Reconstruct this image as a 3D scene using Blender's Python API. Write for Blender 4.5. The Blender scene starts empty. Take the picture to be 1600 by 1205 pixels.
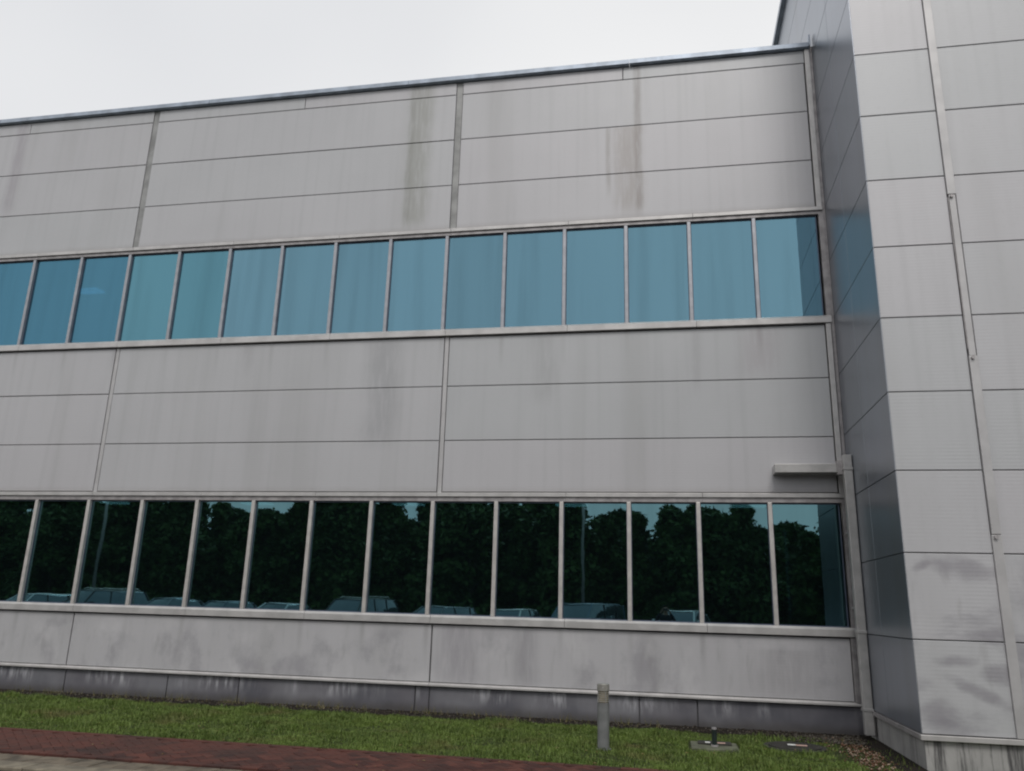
import bpy, bmesh, math, random
import numpy as np
from mathutils import Vector, Matrix
rnd = random.Random(7)
R = math.radians
sc = bpy.context.scene
COL = sc.collection
G = 1.66                                   # eye height above the ground; the heights below were measured from the eye

# ------------------------------------------------------------------ camera, sky, sun, exposure
CAM = Vector((-1.981, -13.204, G))
right = Vector((0.98274434, 0.18289626, 0.02761378)); up = Vector((0.02241814, -0.26596136, 0.96372298)); fwd = Vector((-0.18360553, 0.94647425, 0.26547222))
cam = bpy.data.objects.new('camera', bpy.data.cameras.new('camera')); COL.objects.link(cam)
m = Matrix((right, up, -fwd)).transposed().to_4x4(); m.translation = CAM
cam.matrix_world = m
cam.data.sensor_width = 36; cam.data.lens = 1253.08 / 1600 * 36
cam.data.clip_start = 0.004; cam.data.clip_end = 3000
sc.camera = cam

SUN_EL, SUN_AZ = R(50), R(171)
w = bpy.data.worlds.new('World'); sc.world = w; w.use_nodes = True
nt = w.node_tree; nt.nodes.clear()
def wn(t, **k):
    n = nt.nodes.new(t)
    for a, b in k.items(): setattr(n, a, b)
    return n
sky = wn('ShaderNodeTexSky', sky_type='NISHITA', sun_disc=False, sun_elevation=SUN_EL, sun_rotation=SUN_AZ)
tc = wn('ShaderNodeTexCoord'); noi = wn('ShaderNodeTexNoise'); noi.inputs['Scale'].default_value = 1.3; noi.inputs['Detail'].default_value = 3
ramp = wn('ShaderNodeValToRGB')
ramp.color_ramp.elements[0].position = .3; ramp.color_ramp.elements[0].color = (.80, .81, .835, 1)
ramp.color_ramp.elements[1].position = .7; ramp.color_ramp.elements[1].color = (1.0, 1.0, .995, 1)
sc8 = wn('ShaderNodeVectorMath', operation='SCALE'); sc8.inputs['Scale'].default_value = 9.6
mixs = wn('ShaderNodeMix', data_type='RGBA'); mixs.inputs['Factor'].default_value = .94
bg = wn('ShaderNodeBackground'); bg.inputs['Strength'].default_value = .094
out = wn('ShaderNodeOutputWorld')
L = nt.links.new
L(tc.outputs['Generated'], noi.inputs['Vector']); L(noi.outputs['Fac'], ramp.inputs['Fac']); L(ramp.outputs['Color'], sc8.inputs[0])
L(sky.outputs['Color'], mixs.inputs['A']); L(sc8.outputs[0], mixs.inputs['B']); L(mixs.outputs['Result'], bg.inputs['Color']); L(bg.outputs[0], out.inputs[0])
sun = bpy.data.objects.new('sun', bpy.data.lights.new('sun', 'SUN')); COL.objects.link(sun)
sun.data.energy = 1.3; sun.data.angle = R(20); sun.data.color = (1, .97, .93)
sd = Vector((math.sin(SUN_AZ) * math.cos(SUN_EL), math.cos(SUN_AZ) * math.cos(SUN_EL), math.sin(SUN_EL)))
sun.rotation_euler = sd.to_track_quat('Z', 'Y').to_euler()
sc.view_settings.view_transform = 'Standard'; sc.view_settings.look = 'None'; sc.view_settings.gamma = 1
sc.view_settings.use_curve_mapping = False
sc.view_settings.exposure = 0.08
sc.render.engine = 'CYCLES'
sc.cycles.filter_width = 2.1
sc.cycles.pixel_filter_type = 'BLACKMAN_HARRIS'

# ------------------------------------------------------------------ helpers
def tag(o, label=None, cat=None, group=None, kind=None):
    if label: o['label'] = label
    if cat: o['category'] = cat
    if group: o['group'] = group
    if kind: o['kind'] = kind
    return o
def empty(name, loc=(0, 0, 0), rz=0, parent=None):
    o = bpy.data.objects.new(name, None); COL.objects.link(o); o.location = loc; o.rotation_euler = (0, 0, rz); o.empty_display_size = .2
    if parent: o.parent = parent
    return o
class MB:
    def __init__(s): s.v = []; s.f = []
    def add(s, vs, fs):
        k = len(s.v); s.v += [tuple(q) for q in vs]; s.f += [tuple(i + k for i in f) for f in fs]; return s
    def box(s, x0, x1, y0, y1, z0, z1):
        return s.add([(x0,y0,z0),(x1,y0,z0),(x1,y1,z0),(x0,y1,z0),(x0,y0,z1),(x1,y0,z1),(x1,y1,z1),(x0,y1,z1)],
                     [(0,3,2,1),(4,5,6,7),(0,1,5,4),(1,2,6,5),(2,3,7,6),(3,0,4,7)])
    def cyl(s, c, r, h, n=16, r2=None, axis='z', cap=True):
        r2 = r if r2 is None else r2; vs = []
        for k, (rr, t) in enumerate(((r, 0), (r2, h))):
            for i in range(n):
                a = 2 * math.pi * i / n; p = (rr * math.cos(a), rr * math.sin(a), t)
                if axis == 'x': p = (p[2], p[0], p[1])
                if axis == 'y': p = (p[1], p[2], p[0])
                vs.append((c[0] + p[0], c[1] + p[1], c[2] + p[2]))
        fs = [(i, (i + 1) % n, n + (i + 1) % n, n + i) for i in range(n)]
        if cap: fs += [tuple(range(n - 1, -1, -1)), tuple(range(n, 2 * n))]
        return s.add(vs, fs)
    def tube(s, pts, rad, n=8):
        pts = [Vector(p) for p in pts]; rings = []
        for i, p in enumerate(pts):
            d = (pts[min(i + 1, len(pts) - 1)] - pts[max(i - 1, 0)]).normalized()
            a = d.orthogonal().normalized(); b = d.cross(a); r = rad[i] if isinstance(rad, (list, tuple)) else rad
            rings.append([p + (a * math.cos(2 * math.pi * k / n) + b * math.sin(2 * math.pi * k / n)) * r for k in range(n)])
        # keep rings from twisting
        vs = []; prev = None
        for ring in rings:
            if prev is not None:
                best = min(range(n), key=lambda q: sum((ring[(k + q) % n] - prev[k]).length for k in range(n)))
                ring = [ring[(k + best) % n] for k in range(n)]
            vs += ring; prev = ring
        fs = [(j * n + k, j * n + (k + 1) % n, (j + 1) * n + (k + 1) % n, (j + 1) * n + k) for j in range(len(pts) - 1) for k in range(n)]
        fs += [tuple(range(n - 1, -1, -1)), tuple(range((len(pts) - 1) * n, len(pts) * n))]
        return s.add(vs, fs)
    def build(s, name, mat, parent=None, loc=None, smooth=False, bevel=0):
        me = bpy.data.meshes.new(name); me.from_pydata([tuple(v) for v in s.v], [], s.f); me.validate()
        if smooth: me.polygons.foreach_set('use_smooth', [True] * len(me.polygons))
        me.materials.append(mat)
        o = bpy.data.objects.new(name, me); COL.objects.link(o)
        if parent: o.parent = parent
        if loc: o.location = loc
        if bevel:
            b = o.modifiers.new('bevel', 'BEVEL'); b.width = bevel; b.segments = 2; b.limit_method = 'ANGLE'
        return o
def fast_mesh(name, V, F, mat, parent=None, smooth=False):
    """V (n,3), F (m,k) numpy -> object"""
    me = bpy.data.meshes.new(name); k = F.shape[1]
    me.vertices.add(len(V)); me.vertices.foreach_set('co', V.astype(np.float32).ravel())
    me.loops.add(F.size); me.loops.foreach_set('vertex_index', F.astype(np.int32).ravel())
    me.polygons.add(len(F)); me.polygons.foreach_set('loop_start', np.arange(0, F.size, k, dtype=np.int32)); me.polygons.foreach_set('loop_total', np.full(len(F), k, np.int32))
    if smooth: me.polygons.foreach_set('use_smooth', [True] * len(F))
    me.update(); me.validate(); me.materials.append(mat)
    o = bpy.data.objects.new(name, me); COL.objects.link(o)
    if parent: o.parent = parent
    return o
def copy_tree(o, parent=None):
    c = o.copy(); COL.objects.link(c); c.parent = parent
    for ch in list(o.children): copy_tree(ch, c)
    return c

# ------------------------------------------------------------------ materials
class NT:
    def __init__(s, name):
        s.m = bpy.data.materials.new(name); s.m.use_nodes = True; s.t = s.m.node_tree; s.t.nodes.clear()
        s.o = s.t.nodes.new('ShaderNodeOutputMaterial'); s.geo = s.t.nodes.new('ShaderNodeNewGeometry')
        sx = s.t.nodes.new('ShaderNodeSeparateXYZ'); s.l(s.geo.outputs['Position'], sx.inputs[0]); s.x, s.y, s.z = sx.outputs
    def l(s, a, b): s.t.links.new(a, b)
    def put(s, inp, v):
        if isinstance(v, bpy.types.NodeSocket): s.l(v, inp)
        elif isinstance(v, (tuple, list)): inp.default_value = tuple(v) + ((1,) if len(v) == 3 and len(inp.default_value) == 4 else ())
        else: inp.default_value = v
    def math(s, op, a, b=0, c=0, clamp=False):
        n = s.t.nodes.new('ShaderNodeMath'); n.operation = op; n.use_clamp = clamp
        s.put(n.inputs[0], a); s.put(n.inputs[1], b); s.put(n.inputs[2], c); return n.outputs[0]
    def rng(s, v, a, b, c=0, d=1):
        n = s.t.nodes.new('ShaderNodeMapRange'); n.interpolation_type = 'SMOOTHSTEP'
        for i, q in enumerate((v, a, b, c, d)): s.put(n.inputs[i], q)
        return n.outputs[0]
    def noise(s, scale, stretch=(1, 1, 1), detail=3, rough=.55, coord=None):
        mp = s.t.nodes.new('ShaderNodeMapping'); mp.inputs['Scale'].default_value = stretch
        s.l(coord if coord else s.geo.outputs['Position'], mp.inputs['Vector'])
        n = s.t.nodes.new('ShaderNodeTexNoise'); n.inputs['Scale'].default_value = scale; n.inputs['Detail'].default_value = detail; n.inputs['Roughness'].default_value = rough
        s.l(mp.outputs[0], n.inputs['Vector']); return n.outputs['Fac']
    def mix(s, f, a, b, blend='MIX'):
        n = s.t.nodes.new('ShaderNodeMix'); n.data_type = 'RGBA'; n.blend_type = blend
        s.put(n.inputs['Factor'], f); s.put(n.inputs['A'], a); s.put(n.inputs['B'], b); return n.outputs['Result']
    def rand(s): return s.t.nodes.new('ShaderNodeObjectInfo').outputs['Random']
    def bump(s, h, strength=.3, dist=.01):
        n = s.t.nodes.new('ShaderNodeBump'); n.inputs['Strength'].default_value = strength; n.inputs['Distance'].default_value = dist; s.put(n.inputs['Height'], h); return n.outputs[0]
    def bsdf(s, color, rough=.5, metal=0, normal=None, spec=.5, **k):
        b = s.t.nodes.new('ShaderNodeBsdfPrincipled'); s.put(b.inputs['Base Color'], color); s.put(b.inputs['Roughness'], rough); s.put(b.inputs['Metallic'], metal)
        s.put(b.inputs['Specular IOR Level'], spec)
        for a, v in k.items(): s.put(b.inputs[a.replace('_', ' ')], v)
        if normal is not None: s.l(normal, b.inputs['Normal'])
        s.l(b.outputs[0], s.o.inputs[0]); return s.m
def simple(name, color, rough=.5, metal=0, nscale=6, var=.15, bumpd=0, spec=.5, **k):
    n = NT(name); f = n.noise(nscale)
    c = n.mix(n.rng(f, .3, .7), tuple(q * (1 - var) for q in color), tuple(q * (1 + var) for q in color))
    return n.bsdf(c, rough, metal, n.bump(n.noise(nscale * 6), .4, bumpd) if bumpd else None, spec, **k)

PM, PR = .15, .46     # metallic share and roughness of the coated panels
def panel_material(name, base, stains=(), blotch_top=None, rough=PR, metal=PM, horiz_blotch=False, ribs=True, smears=()):
    n = NT(name)
    f = n.noise(.5, detail=4); c = n.mix(n.rng(f, .3, .7), tuple(q * .95 for q in base), tuple(q * 1.04 for q in base))
    # every sheet came from a slightly different batch
    c = n.mix(n.rand(), n.mix(.5, c, (base[0] * .93, base[1] * .96, base[2] * .95)), n.mix(.5, c, (base[0] * 1.06, base[1] * 1.03, base[2] * 1.04)))
    # fine rain streaks
    st = n.noise(5, (1.6, 1.6, .06), 1, .4); c = n.mix(n.rng(st, .45, .85, 0, .10), c, (.20, .20, .20))
    st2 = n.noise(1.0, (1.1, 1.1, .12), 2, .5); c = n.mix(n.rng(st2, .5, .8, 0, .20), c, (.24, .235, .22))
    sp = n.noise(16, detail=4, rough=.7); c = n.mix(n.rng(sp, .5, .8, 0, .08), c, (.22, .21, .20))
    if blotch_top is not None:
        b = n.noise(1.15, (.6, .6, 1.5) if horiz_blotch else (1, 1, .8), 5, .62)
        mask = n.math('MULTIPLY', n.rng(b, .46 if horiz_blotch else .50, .66), n.rng(n.z, blotch_top + .05, blotch_top - .25))
        c = n.mix(n.math('MULTIPLY', mask, .55 if horiz_blotch else .42), c, (.21, .20, .225))
        wh = n.noise(1.6, (1, 1, .7), 4); c = n.mix(n.math('MULTIPLY', n.rng(wh, .52, .72), n.rng(n.z, blotch_top + .05, blotch_top - .2, 0, .4)), c, (.60, .59, .60))
        b2 = n.noise(7, (1, 1, .25), 3); mask = n.math('MULTIPLY', n.rng(b2, .55, .75), n.rng(n.z, blotch_top + .05, blotch_top - .25))
        c = n.mix(n.math('MULTIPLY', mask, .25), c, (.26, .25, .25))
    if stains:      # dirt run-off below each mullion foot, 1.1 m apart
        d = n.math('MULTIPLY', n.math('ABSOLUTE', n.math('SUBTRACT', n.math('FRACT', n.math('ADD', n.math('DIVIDE', n.math('ADD', n.x, .352), 1.1), 100.5)), .5)), 1.1)
        run = n.math('MULTIPLY', n.rng(d, .075, .0), n.rng(n.noise(1.7, (1, 1, .2), 2), .35, .65, .1, 1))
        for zt in (4.645 + G, -.304 + G):
            k = n.math('MULTIPLY', n.rng(n.z, zt - .75, zt - .05), n.math('LESS_THAN', n.z, zt)); c = n.mix(n.math('MULTIPLY', n.math('MULTIPLY', run, k), .38), c, (.21, .20, .20))
            k = n.math('MULTIPLY', n.rng(n.z, zt - .12, zt - .01), n.math('LESS_THAN', n.z, zt)); c = n.mix(n.math('MULTIPLY', k, .22), c, (.2, .19, .19))  # even darker band along the panel top, right under each sill
        for zt in (6.761 + G, 1.833 + G):      # grime gathered above the head trims
            k = n.math('MULTIPLY', n.rng(n.math('ADD', n.z, n.math('MULTIPLY', n.noise(3), .06)), zt + .17, zt + .02), n.math('GREATER_THAN', n.z, zt)); c = n.mix(n.math('MULTIPLY', k, .35), c, (.25, .23, .215))
    for (x0, wd, zt, zb, colr, s) in stains:
        wob = n.math('MULTIPLY', n.math('SUBTRACT', n.noise(1.5, (.2, .2, 1)), .5), wd * .8)
        d = n.math('ABSOLUTE', n.math('SUBTRACT', n.math('ADD', n.x, wob), x0))
        g = n.rng(d, wd, wd * .15)
        g = n.math('MULTIPLY', g, n.rng(n.z, zb - .1, zb + .35)); g = n.math('MULTIPLY', g, n.rng(n.z, zt + .02, zt - .05))
        g = n.math('MULTIPLY', g, n.rng(n.noise(6, (2, 2, .3), 3), .25, .6, .35, 1))
        c = n.mix(n.math('MULTIPLY', g, s), c, colr)
    for (x0, z0, rx, rz, sl, s) in smears:      # grey wipe marks with ragged edges
        dz = n.math('SUBTRACT', n.math('SUBTRACT', n.z, z0), n.math('MULTIPLY', n.math('SUBTRACT', n.x, x0), sl))
        q = n.math('ADD', n.math('POWER', n.math('DIVIDE', n.math('SUBTRACT', n.x, x0), rx), 2), n.math('POWER', n.math('DIVIDE', dz, rz), 2))
        q = n.math('ADD', q, n.math('MULTIPLY', n.math('SUBTRACT', n.noise(5, (1, 1, 1.6), 3), .5), 2.2))
        c = n.mix(n.rng(q, 1.9, -.4, 0, s), c, (.20, .185, .21))
    # pressed micro ribs, 45 mm apart
    rib = n.math('SINE', n.math('MULTIPLY', n.z, 2 * math.pi / .045))
    rib = n.math('MULTIPLY', rib, n.rng(n.noise(2.2), .35, .65, .25, 1))
    dent = n.noise(.9, detail=2)
    h = n.math('ADD', n.math('MULTIPLY', rib, .05 if ribs else 0), n.math('MULTIPLY', dent, .5))
    return n.bsdf(c, rough, metal, n.bump(h, .5, .008))
GB = (.30, .30, .25); BR = (.24, .20, .175); PU = (.30, .27, .31)
base_c = (.458, .456, .468)
facade_stains = [(-6.69, .10, 10.05 + G, 6.76 + G, (.19, .195, .17), .42), (-6.50, .36, 10.05 + G, 6.76 + G, (.23, .235, .20), .52),
                 (-2.31, .11, 10.05 + G, 6.76 + G, (.18, .16, .145), .5), (-2.50, .40, 8.66 + G, 6.8 + G, (.26, .225, .20), .45), (-2.86, .07, 8.66 + G, 7.2 + G, (.22, .20, .18), .4),
                 (-15.6, .22, 10.05 + G, 7.7 + G, (.27, .24, .27), .45),
                 (-6.9, .5, 4.62 + G, 2.6 + G, (.25, .25, .26), .42), (-4.0, .35, 4.62 + G, 3.3 + G, (.28, .28, .28), .3), (-1.4, .12, 4.62 + G, 3.5 + G, (.28, .27, .28), .3), (-5.3, .55, -.31 + G, -1.3 + G, (.27, .255, .28), .5), (-4.2, .3, -.31 + G, -1.3 + G, (.26, .25, .27), .5), (-.3, .7, -.5 + G, -1.3 + G, (.27, .26, .27), .4), (-.35, .5, 4.62 + G, 3.7 + G, (.30, .25, .27), .28), (-9.6, .2, 4.62 + G, 4 + G, (.28, .27, .28), .3)]
M_panel = panel_material('coated_metal_panel', base_c, facade_stains, blotch_top=-.3 + G)
M_wing = panel_material('wing_metal_panel', tuple(q * 1.04 for q in base_c), (), blotch_top=.72 + G, horiz_blotch=True, smears=((1.48, .58 + G, .42, .13, -.15, .55), (1.02, .60 + G, .10, .05, .3, .5), (1.68, -.17 + G, .22, .09, 0, .45), (1.30, -.47 + G, .22, .06, 0, .55), (1.74, -.60 + G, .20, .11, 0, .5), (1.50, -.80 + G, .32, .08, -.45, .6), (1.05, -1.05 + G, .20, .16, 0, .55), (2.3, .35 + G, .3, .4, 0, .4), (2.2, -.6 + G, .35, .3, 0, .35)))
M_side_shaded = panel_material('shaded_side_metal_panel', (.33, .355, .40), (), rough=.33, metal=.78, ribs=False)  # front panel metal, with this side's grazing-angle shade put into the base colour
M_strip = simple('strip_metal', (.46, .45, .45), .42, .25, 3, .08)
M_strip_dark = simple('joint_strip_dirty', (.27, .27, .265), .5, .3, 3, .2)
M_trim = simple('trim_aluminium', (.50, .485, .475), .40, .40, 4, .10)
M_trim2 = simple('trim_aluminium_dirty', (.34, .32, .32), .45, .35, 6, .22)
M_mull = simple('mullion_aluminium', (.56, .53, .505), .35, .4, 7, .1)
M_mull_up = simple('mullion_grey', (.35, .355, .38), .38, .5, 7, .1)
M_frame = simple('window_gasket', (.09, .11, .16), .4, .3)
M_coping = simple('coping_blue_grey', (.34, .385, .45), .4, .4, 4, .18)
M_dark = simple('dark_cavity', (.018, .018, .02), .8)
M_joint = simple('joint_sealant', (.09, .09, .092), .8)
M_pipe = simple('painted_pipe', (.42, .41, .40), .42, .3, 5, .12)
M_in_wall = simple('interior_wall', (.22, .22, .21), .8); M_in_floor = simple('interior_floor', (.06, .06, .065), .8); M_in_ceil = simple('interior_ceiling', (.3, .3, .29), .8)
M_roof = simple('roof_membrane', (.18, .18, .18), .9)

def plinth_material():
    n = NT('dark_plinth'); f = n.noise(1.2, detail=4)
    c = n.mix(n.rng(f, .3, .7), (.085, .085, .10), (.135, .13, .145))
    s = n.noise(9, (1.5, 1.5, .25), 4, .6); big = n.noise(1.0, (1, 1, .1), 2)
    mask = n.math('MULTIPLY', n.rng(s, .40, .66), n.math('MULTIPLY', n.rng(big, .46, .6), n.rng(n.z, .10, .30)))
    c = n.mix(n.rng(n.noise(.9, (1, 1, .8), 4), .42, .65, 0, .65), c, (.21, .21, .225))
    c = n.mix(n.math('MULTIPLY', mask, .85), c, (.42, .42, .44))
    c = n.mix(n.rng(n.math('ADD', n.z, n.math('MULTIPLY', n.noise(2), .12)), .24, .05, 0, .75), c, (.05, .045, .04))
    return n.bsdf(c, .5, 0, n.bump(n.noise(30), .3, .004))
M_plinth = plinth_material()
PY_ = -2.643
def concrete_streak():
    n = NT('streaked_concrete'); c = n.mix(n.rng(n.noise(2, detail=4), .3, .7), (.25, .245, .24), (.36, .35, .34))
    s = n.noise(2.3, (2.2, 2.2, .16), 6, .72)
    c = n.mix(n.math('MULTIPLY', n.rng(s, .47, .62, 0, .88), n.rng(n.y, PY_ + .3, PY_ + .04, .35, 1)), c, (.035, .033, .035))
    return n.bsdf(c, .75, 0, n.bump(n.noise(25), .4, .005))
M_conc = concrete_streak()
M_pad = simple('pad_concrete', (.10, .105, .07), .9, 0, 8, .3, .006)

def glass_material(name, tint, trans):
    n = NT(name); d = n.noise(.55, (1, 1, .6), 2); bmp = n.bump(n.math('ADD', d, n.math('MULTIPLY', n.noise(2.2, detail=1), .15)), .12, .02)
    g = n.t.nodes.new('ShaderNodeBsdfGlossy'); g.inputs['Roughness'].default_value = .012; n.l(bmp, g.inputs['Normal'])
    st = n.noise(2.2, (1.5, 1.5, .08), 4, .6)
    col = n.mix(n.rand(), tuple(q * .93 for q in tint), tuple(q * 1.06 for q in tint))
    col = n.mix(n.rng(st, .42, .75, 0, .32), col, tuple(q * .6 for q in tint)); n.put(g.inputs['Color'], col)
    # dirt film: very thin diffuse
    df = n.t.nodes.new('ShaderNodeBsdfDiffuse'); df.inputs['Color'].default_value = ((.006, .010, .012, 1) if 'reflective' in name else (.02, .035, .045, 1))
    tr = n.t.nodes.new('ShaderNodeBsdfTransparent'); tr.inputs['Color'].default_value = trans + (1,)
    a = n.t.nodes.new('ShaderNodeMixShader'); a.inputs[0].default_value = .35; n.l(tr.outputs[0], a.inputs[1]); n.l(df.outputs[0], a.inputs[2])
    b = n.t.nodes.new('ShaderNodeAddShader'); n.l(g.outputs[0], b.inputs[0]); n.l(a.outputs[0], b.inputs[1]); n.l(b.outputs[0], n.o.inputs[0]); return n.m
GLASS_UP = [glass_material('blue_coated_glass', (.140, .268, .335), (.10, .17, .22)), glass_material('teal_coated_glass', (.108, .252, .312), (.10, .19, .22)), glass_material('deep_blue_coated_glass', (.078, .205, .285), (.07, .15, .22))]
GLASS_LO = glass_material('reflective_glass', (.11, .215, .24), (.09, .16, .18))
nm = NT('ceiling_lamp'); e = nm.t.nodes.new('ShaderNodeEmission'); e.inputs['Strength'].default_value = 3.5; e.inputs['Color'].default_value = (.95, 1, .95, 1); nm.l(e.outputs[0], nm.o.inputs[0]); M_lamp = nm.m

# ------------------------------------------------------------------ ground
def sheet(name, x0, x1, y0, y1, z, mat, label=None):
    o = MB().add([(x0, y0, z), (x1, y0, z), (x1, y1, z), (x0, y1, z)], [(0, 1, 2, 3)]).build(name, mat); return tag(o, kind='structure')
def ground_mat():
    n = NT('earth'); c = n.mix(n.rng(n.noise(.3, detail=5), .35, .65), (.035, .055, .015), (.06, .075, .025)); return n.bsdf(c, .95, spec=.1)
def soilish(name, a, b, sc_=7, spec=.2):
    n = NT(name); f = n.noise(sc_, detail=6, rough=.7); c = n.mix(n.rng(f, .35, .65), a, b); return n.bsdf(c, .95, 0, n.bump(f, .8, .03), spec)
M_lawn = soilish('lawn_soil', (.022, .030, .008), (.045, .055, .018))
M_soil = soilish('dark_soil', (.010, .008, .007), (.028, .022, .016), 14)
M_asph = soilish('asphalt', (.04, .04, .042), (.065, .064, .062), 40)
M_mortar = soilish('paving_sand', (.03, .022, .018), (.05, .038, .03), 30)
sheet('ground', -1500, 1500, -1500, 1500, -.004, ground_mat())
sheet('lawn', -26, .842, -3.80, -.62, 0.0, M_lawn)
sheet('soil_strip', -26, .842, -.62, 0.03, .004, M_soil)
sheet('road', -60, 40, -17.0, -5.855, 0.0, M_asph)
cp = MB(); cp.box(-70, 40, -32, -17.0, -.3, .11).build('car_park', M_asph); tag(bpy.data.objects['car_park'], kind='structure')

def grass_blades(seed, n, x0, x1, y0, y1, keep=None):
    rs = np.random.RandomState(seed)
    P = np.c_[rs.uniform(x0, x1, n), rs.uniform(y0, y1, n)]
    # clumpy density
    cx = rs.uniform(x0, x1, 420); cy = rs.uniform(y0, y1, 420)
    j = rs.randint(0, 420, n // 3); P[:n // 3] = np.c_[cx[j], cy[j]] + rs.normal(0, .07, (n // 3, 2))
    ok = (P[:, 1] < y1 + .03 * np.sin(P[:, 0] * 5) + .02 * np.sin(P[:, 0] * 13) - .04) & (P[:, 1] > y0 + .05 * np.sin(P[:, 0] * 3.1) * np.sin(P[:, 0] * 1.3)) & (P[:, 0] < x1) & (P[:, 0] > x0)
    if keep is not None: ok &= keep(P, rs)
    P = P[ok]; n = len(P)
    hgt = rs.uniform(.020, .050, n) * (1 + .6 * np.sin(P[:, 0] * 9.1 + 2 * np.sin(P[:, 1] * 7)) * np.sin(P[:, 1] * 11.3 + P[:, 0] * 4)) * (1 + .5 * np.sin(P[:, 0] * 2.3 + P[:, 1] * 1.7) * np.sin(P[:, 1] * 3.1 - P[:, 0] * .8)); hgt = np.clip(hgt, .014, .09)
    a = rs.uniform(0, 2 * math.pi, n); lean = rs.uniform(.1, .8, n) * hgt; wd = rs.uniform(.0022, .0045, n)
    d = np.c_[np.cos(a), np.sin(a)]; t = np.c_[-d[:, 1], d[:, 0]]
    V = np.zeros((n, 5, 3))
    for k, (s, hh, ll) in enumerate(((-1, 0, 0), (1, 0, 0), (1, .6, .35), (-1, .6, .35), (0, 1, 1))):
        V[:, k, :2] = P + t * (wd * s * (1 if k < 2 else .75))[:, None] + d * (lean * ll)[:, None]; V[:, k, 2] = hgt * hh
    B = np.arange(n)[:, None] * 5
    F = np.concatenate([B + np.array([0, 1, 2]), B + np.array([0, 2, 3]), B + np.array([3, 2, 4])])
    return V.reshape(-1, 3), F
def grass_mat():
    n = NT('grass_blade'); f = n.noise(1.6, detail=5, rough=.65); c = n.mix(n.rng(f, .32, .68), (.034, .074, .009), (.108, .178, .026))
    f2 = n.noise(60, detail=1); c = n.mix(n.rng(f2, .35, .7), c, (.16, .20, .055))
    f3 = n.noise(1.1, detail=4); c = n.mix(n.rng(f3, .54, .74, 0, .65), c, (.15, .12, .05))
    return n.bsdf(c, .55, spec=.25)
def keep(P, rs):
    x, y = P[:, 0], P[:, 1]
    k = ((x + .40) ** 2 / .42 ** 2 + (y + 1.52) ** 2 / .42 ** 2 > 1) & ~((np.abs(x + 1.43) < .32) & (np.abs(y + 1.86) < .34))
    k &= ~((x > .15 - .25 * (y + 1.4)) & (rs.uniform(0, 1, len(x)) < .93)) if False else (x < .10 + .12 * np.sin(y * 4)) | (rs.uniform(0, 1, len(x)) < .06)
    bare = (np.sin(x * 2.1 + 1.3) * np.sin(y * 2.7 + x) > .82) & (rs.uniform(0, 1, len(x)) < .5)
    # worn towards the corner of the building
    worn = (x > -2.3) & (y > -1.3) & (rs.uniform(0, 1, len(x)) < np.clip((x + 2.3) / 3.2, 0, .72))
    return k & ~bare & ~worn
V, F = grass_blades(3, 230000, -17, .8, -3.84, -.60, keep)
tag(fast_mesh('grass', V, F, grass_mat()), 'short mown green lawn grass between the dark plinth and the red paving', 'grass', kind='stuff')

# brick pavement, 45 degree herringbone
def brick_mat():
    n = NT('red_paving_brick'); r_ = n.rand(); c = n.mix(r_, (.050, .020, .017), (.115, .042, .031)); f = n.noise(5, detail=5, rough=.7)
    c = n.mix(n.rng(f, .42, .72, 0, .6), c, (.035, .025, .022)); c = n.mix(n.rng(n.noise(1.3, detail=4), .45, .7, 0, .6), c, (.03, .022, .02)); c = n.mix(n.rng(n.noise(55), .55, .8, 0, .3), c, (.15, .08, .06))
    return n.bsdf(c, .8, 0, n.bump(n.noise(60), .4, .003), .25)
M_brick = brick_mat()
pav = MB().box(-26, 12, -5.14, -3.80, -.06, .004).build('pavement', M_mortar); tag(pav, kind='structure')
bm_ = MB(); bl, bw, bh, ch = .098, .048, .030, .004
bm_.add([(-bl, -bw, 0), (bl, -bw, 0), (bl, bw, 0), (-bl, bw, 0), (-bl, -bw, bh - ch), (bl, -bw, bh - ch), (bl, bw, bh - ch), (-bl, bw, bh - ch),
         (-bl + ch, -bw + ch, bh), (bl - ch, -bw + ch, bh), (bl - ch, bw - ch, bh), (-bl + ch, bw - ch, bh)],
        [(0, 1, 5, 4), (1, 2, 6, 5), (2, 3, 7, 6), (3, 0, 4, 7), (4, 5, 9, 8), (5, 6, 10, 9), (6, 7, 11, 10), (7, 4, 8, 11), (8, 9, 10, 11)])
bricks = []
c45 = math.cos(R(45))
for i in range(-230, 230):
    for j in range(-60, 60):
        # herringbone lattice of 2:1 bricks
        for q in (0, 1):
            u = i * .1 + j * .2 * 0; 
            if q == 0: px, py, ang = (i + 4 * 0) * .1 + j * .2 + .1, i * .1 * 1 + .05 - j * .2, 0
            else: px, py, ang = i * .1 + j * .2 - .05 + .0, i * .1 + .1 - j * .2 + .0, 90
            wx_, wy_ = (px - py) * c45 - 7.0, (px + py) * c45 - 4.4
            if -17 < wx_ < 1.6 and -5.01 < wy_ < -3.93: bricks.append((wx_, wy_, ang + 45, 0))
for k in range(88):
    for yy in (-3.852, -5.085): bricks.append((-16 + k * .2 + (.1 if yy < -4 else 0), yy, 0, .005))
def inview(p):
    v = Vector(p) - CAM; z = v.dot(fwd); x = 800 + 1253 * v.dot(right) / z; y = 602 - 1253 * v.dot(up) / z
    return z > 0 and -20 < x < 1620 and y < 1215, z
vis = sorted([(inview((b[0], b[1], .03))[1], b) for b in bricks if inview((b[0], b[1], .03))[0]])
near = [b for _, b in vis[:290]]; ns = set(near)
bme = None
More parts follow.
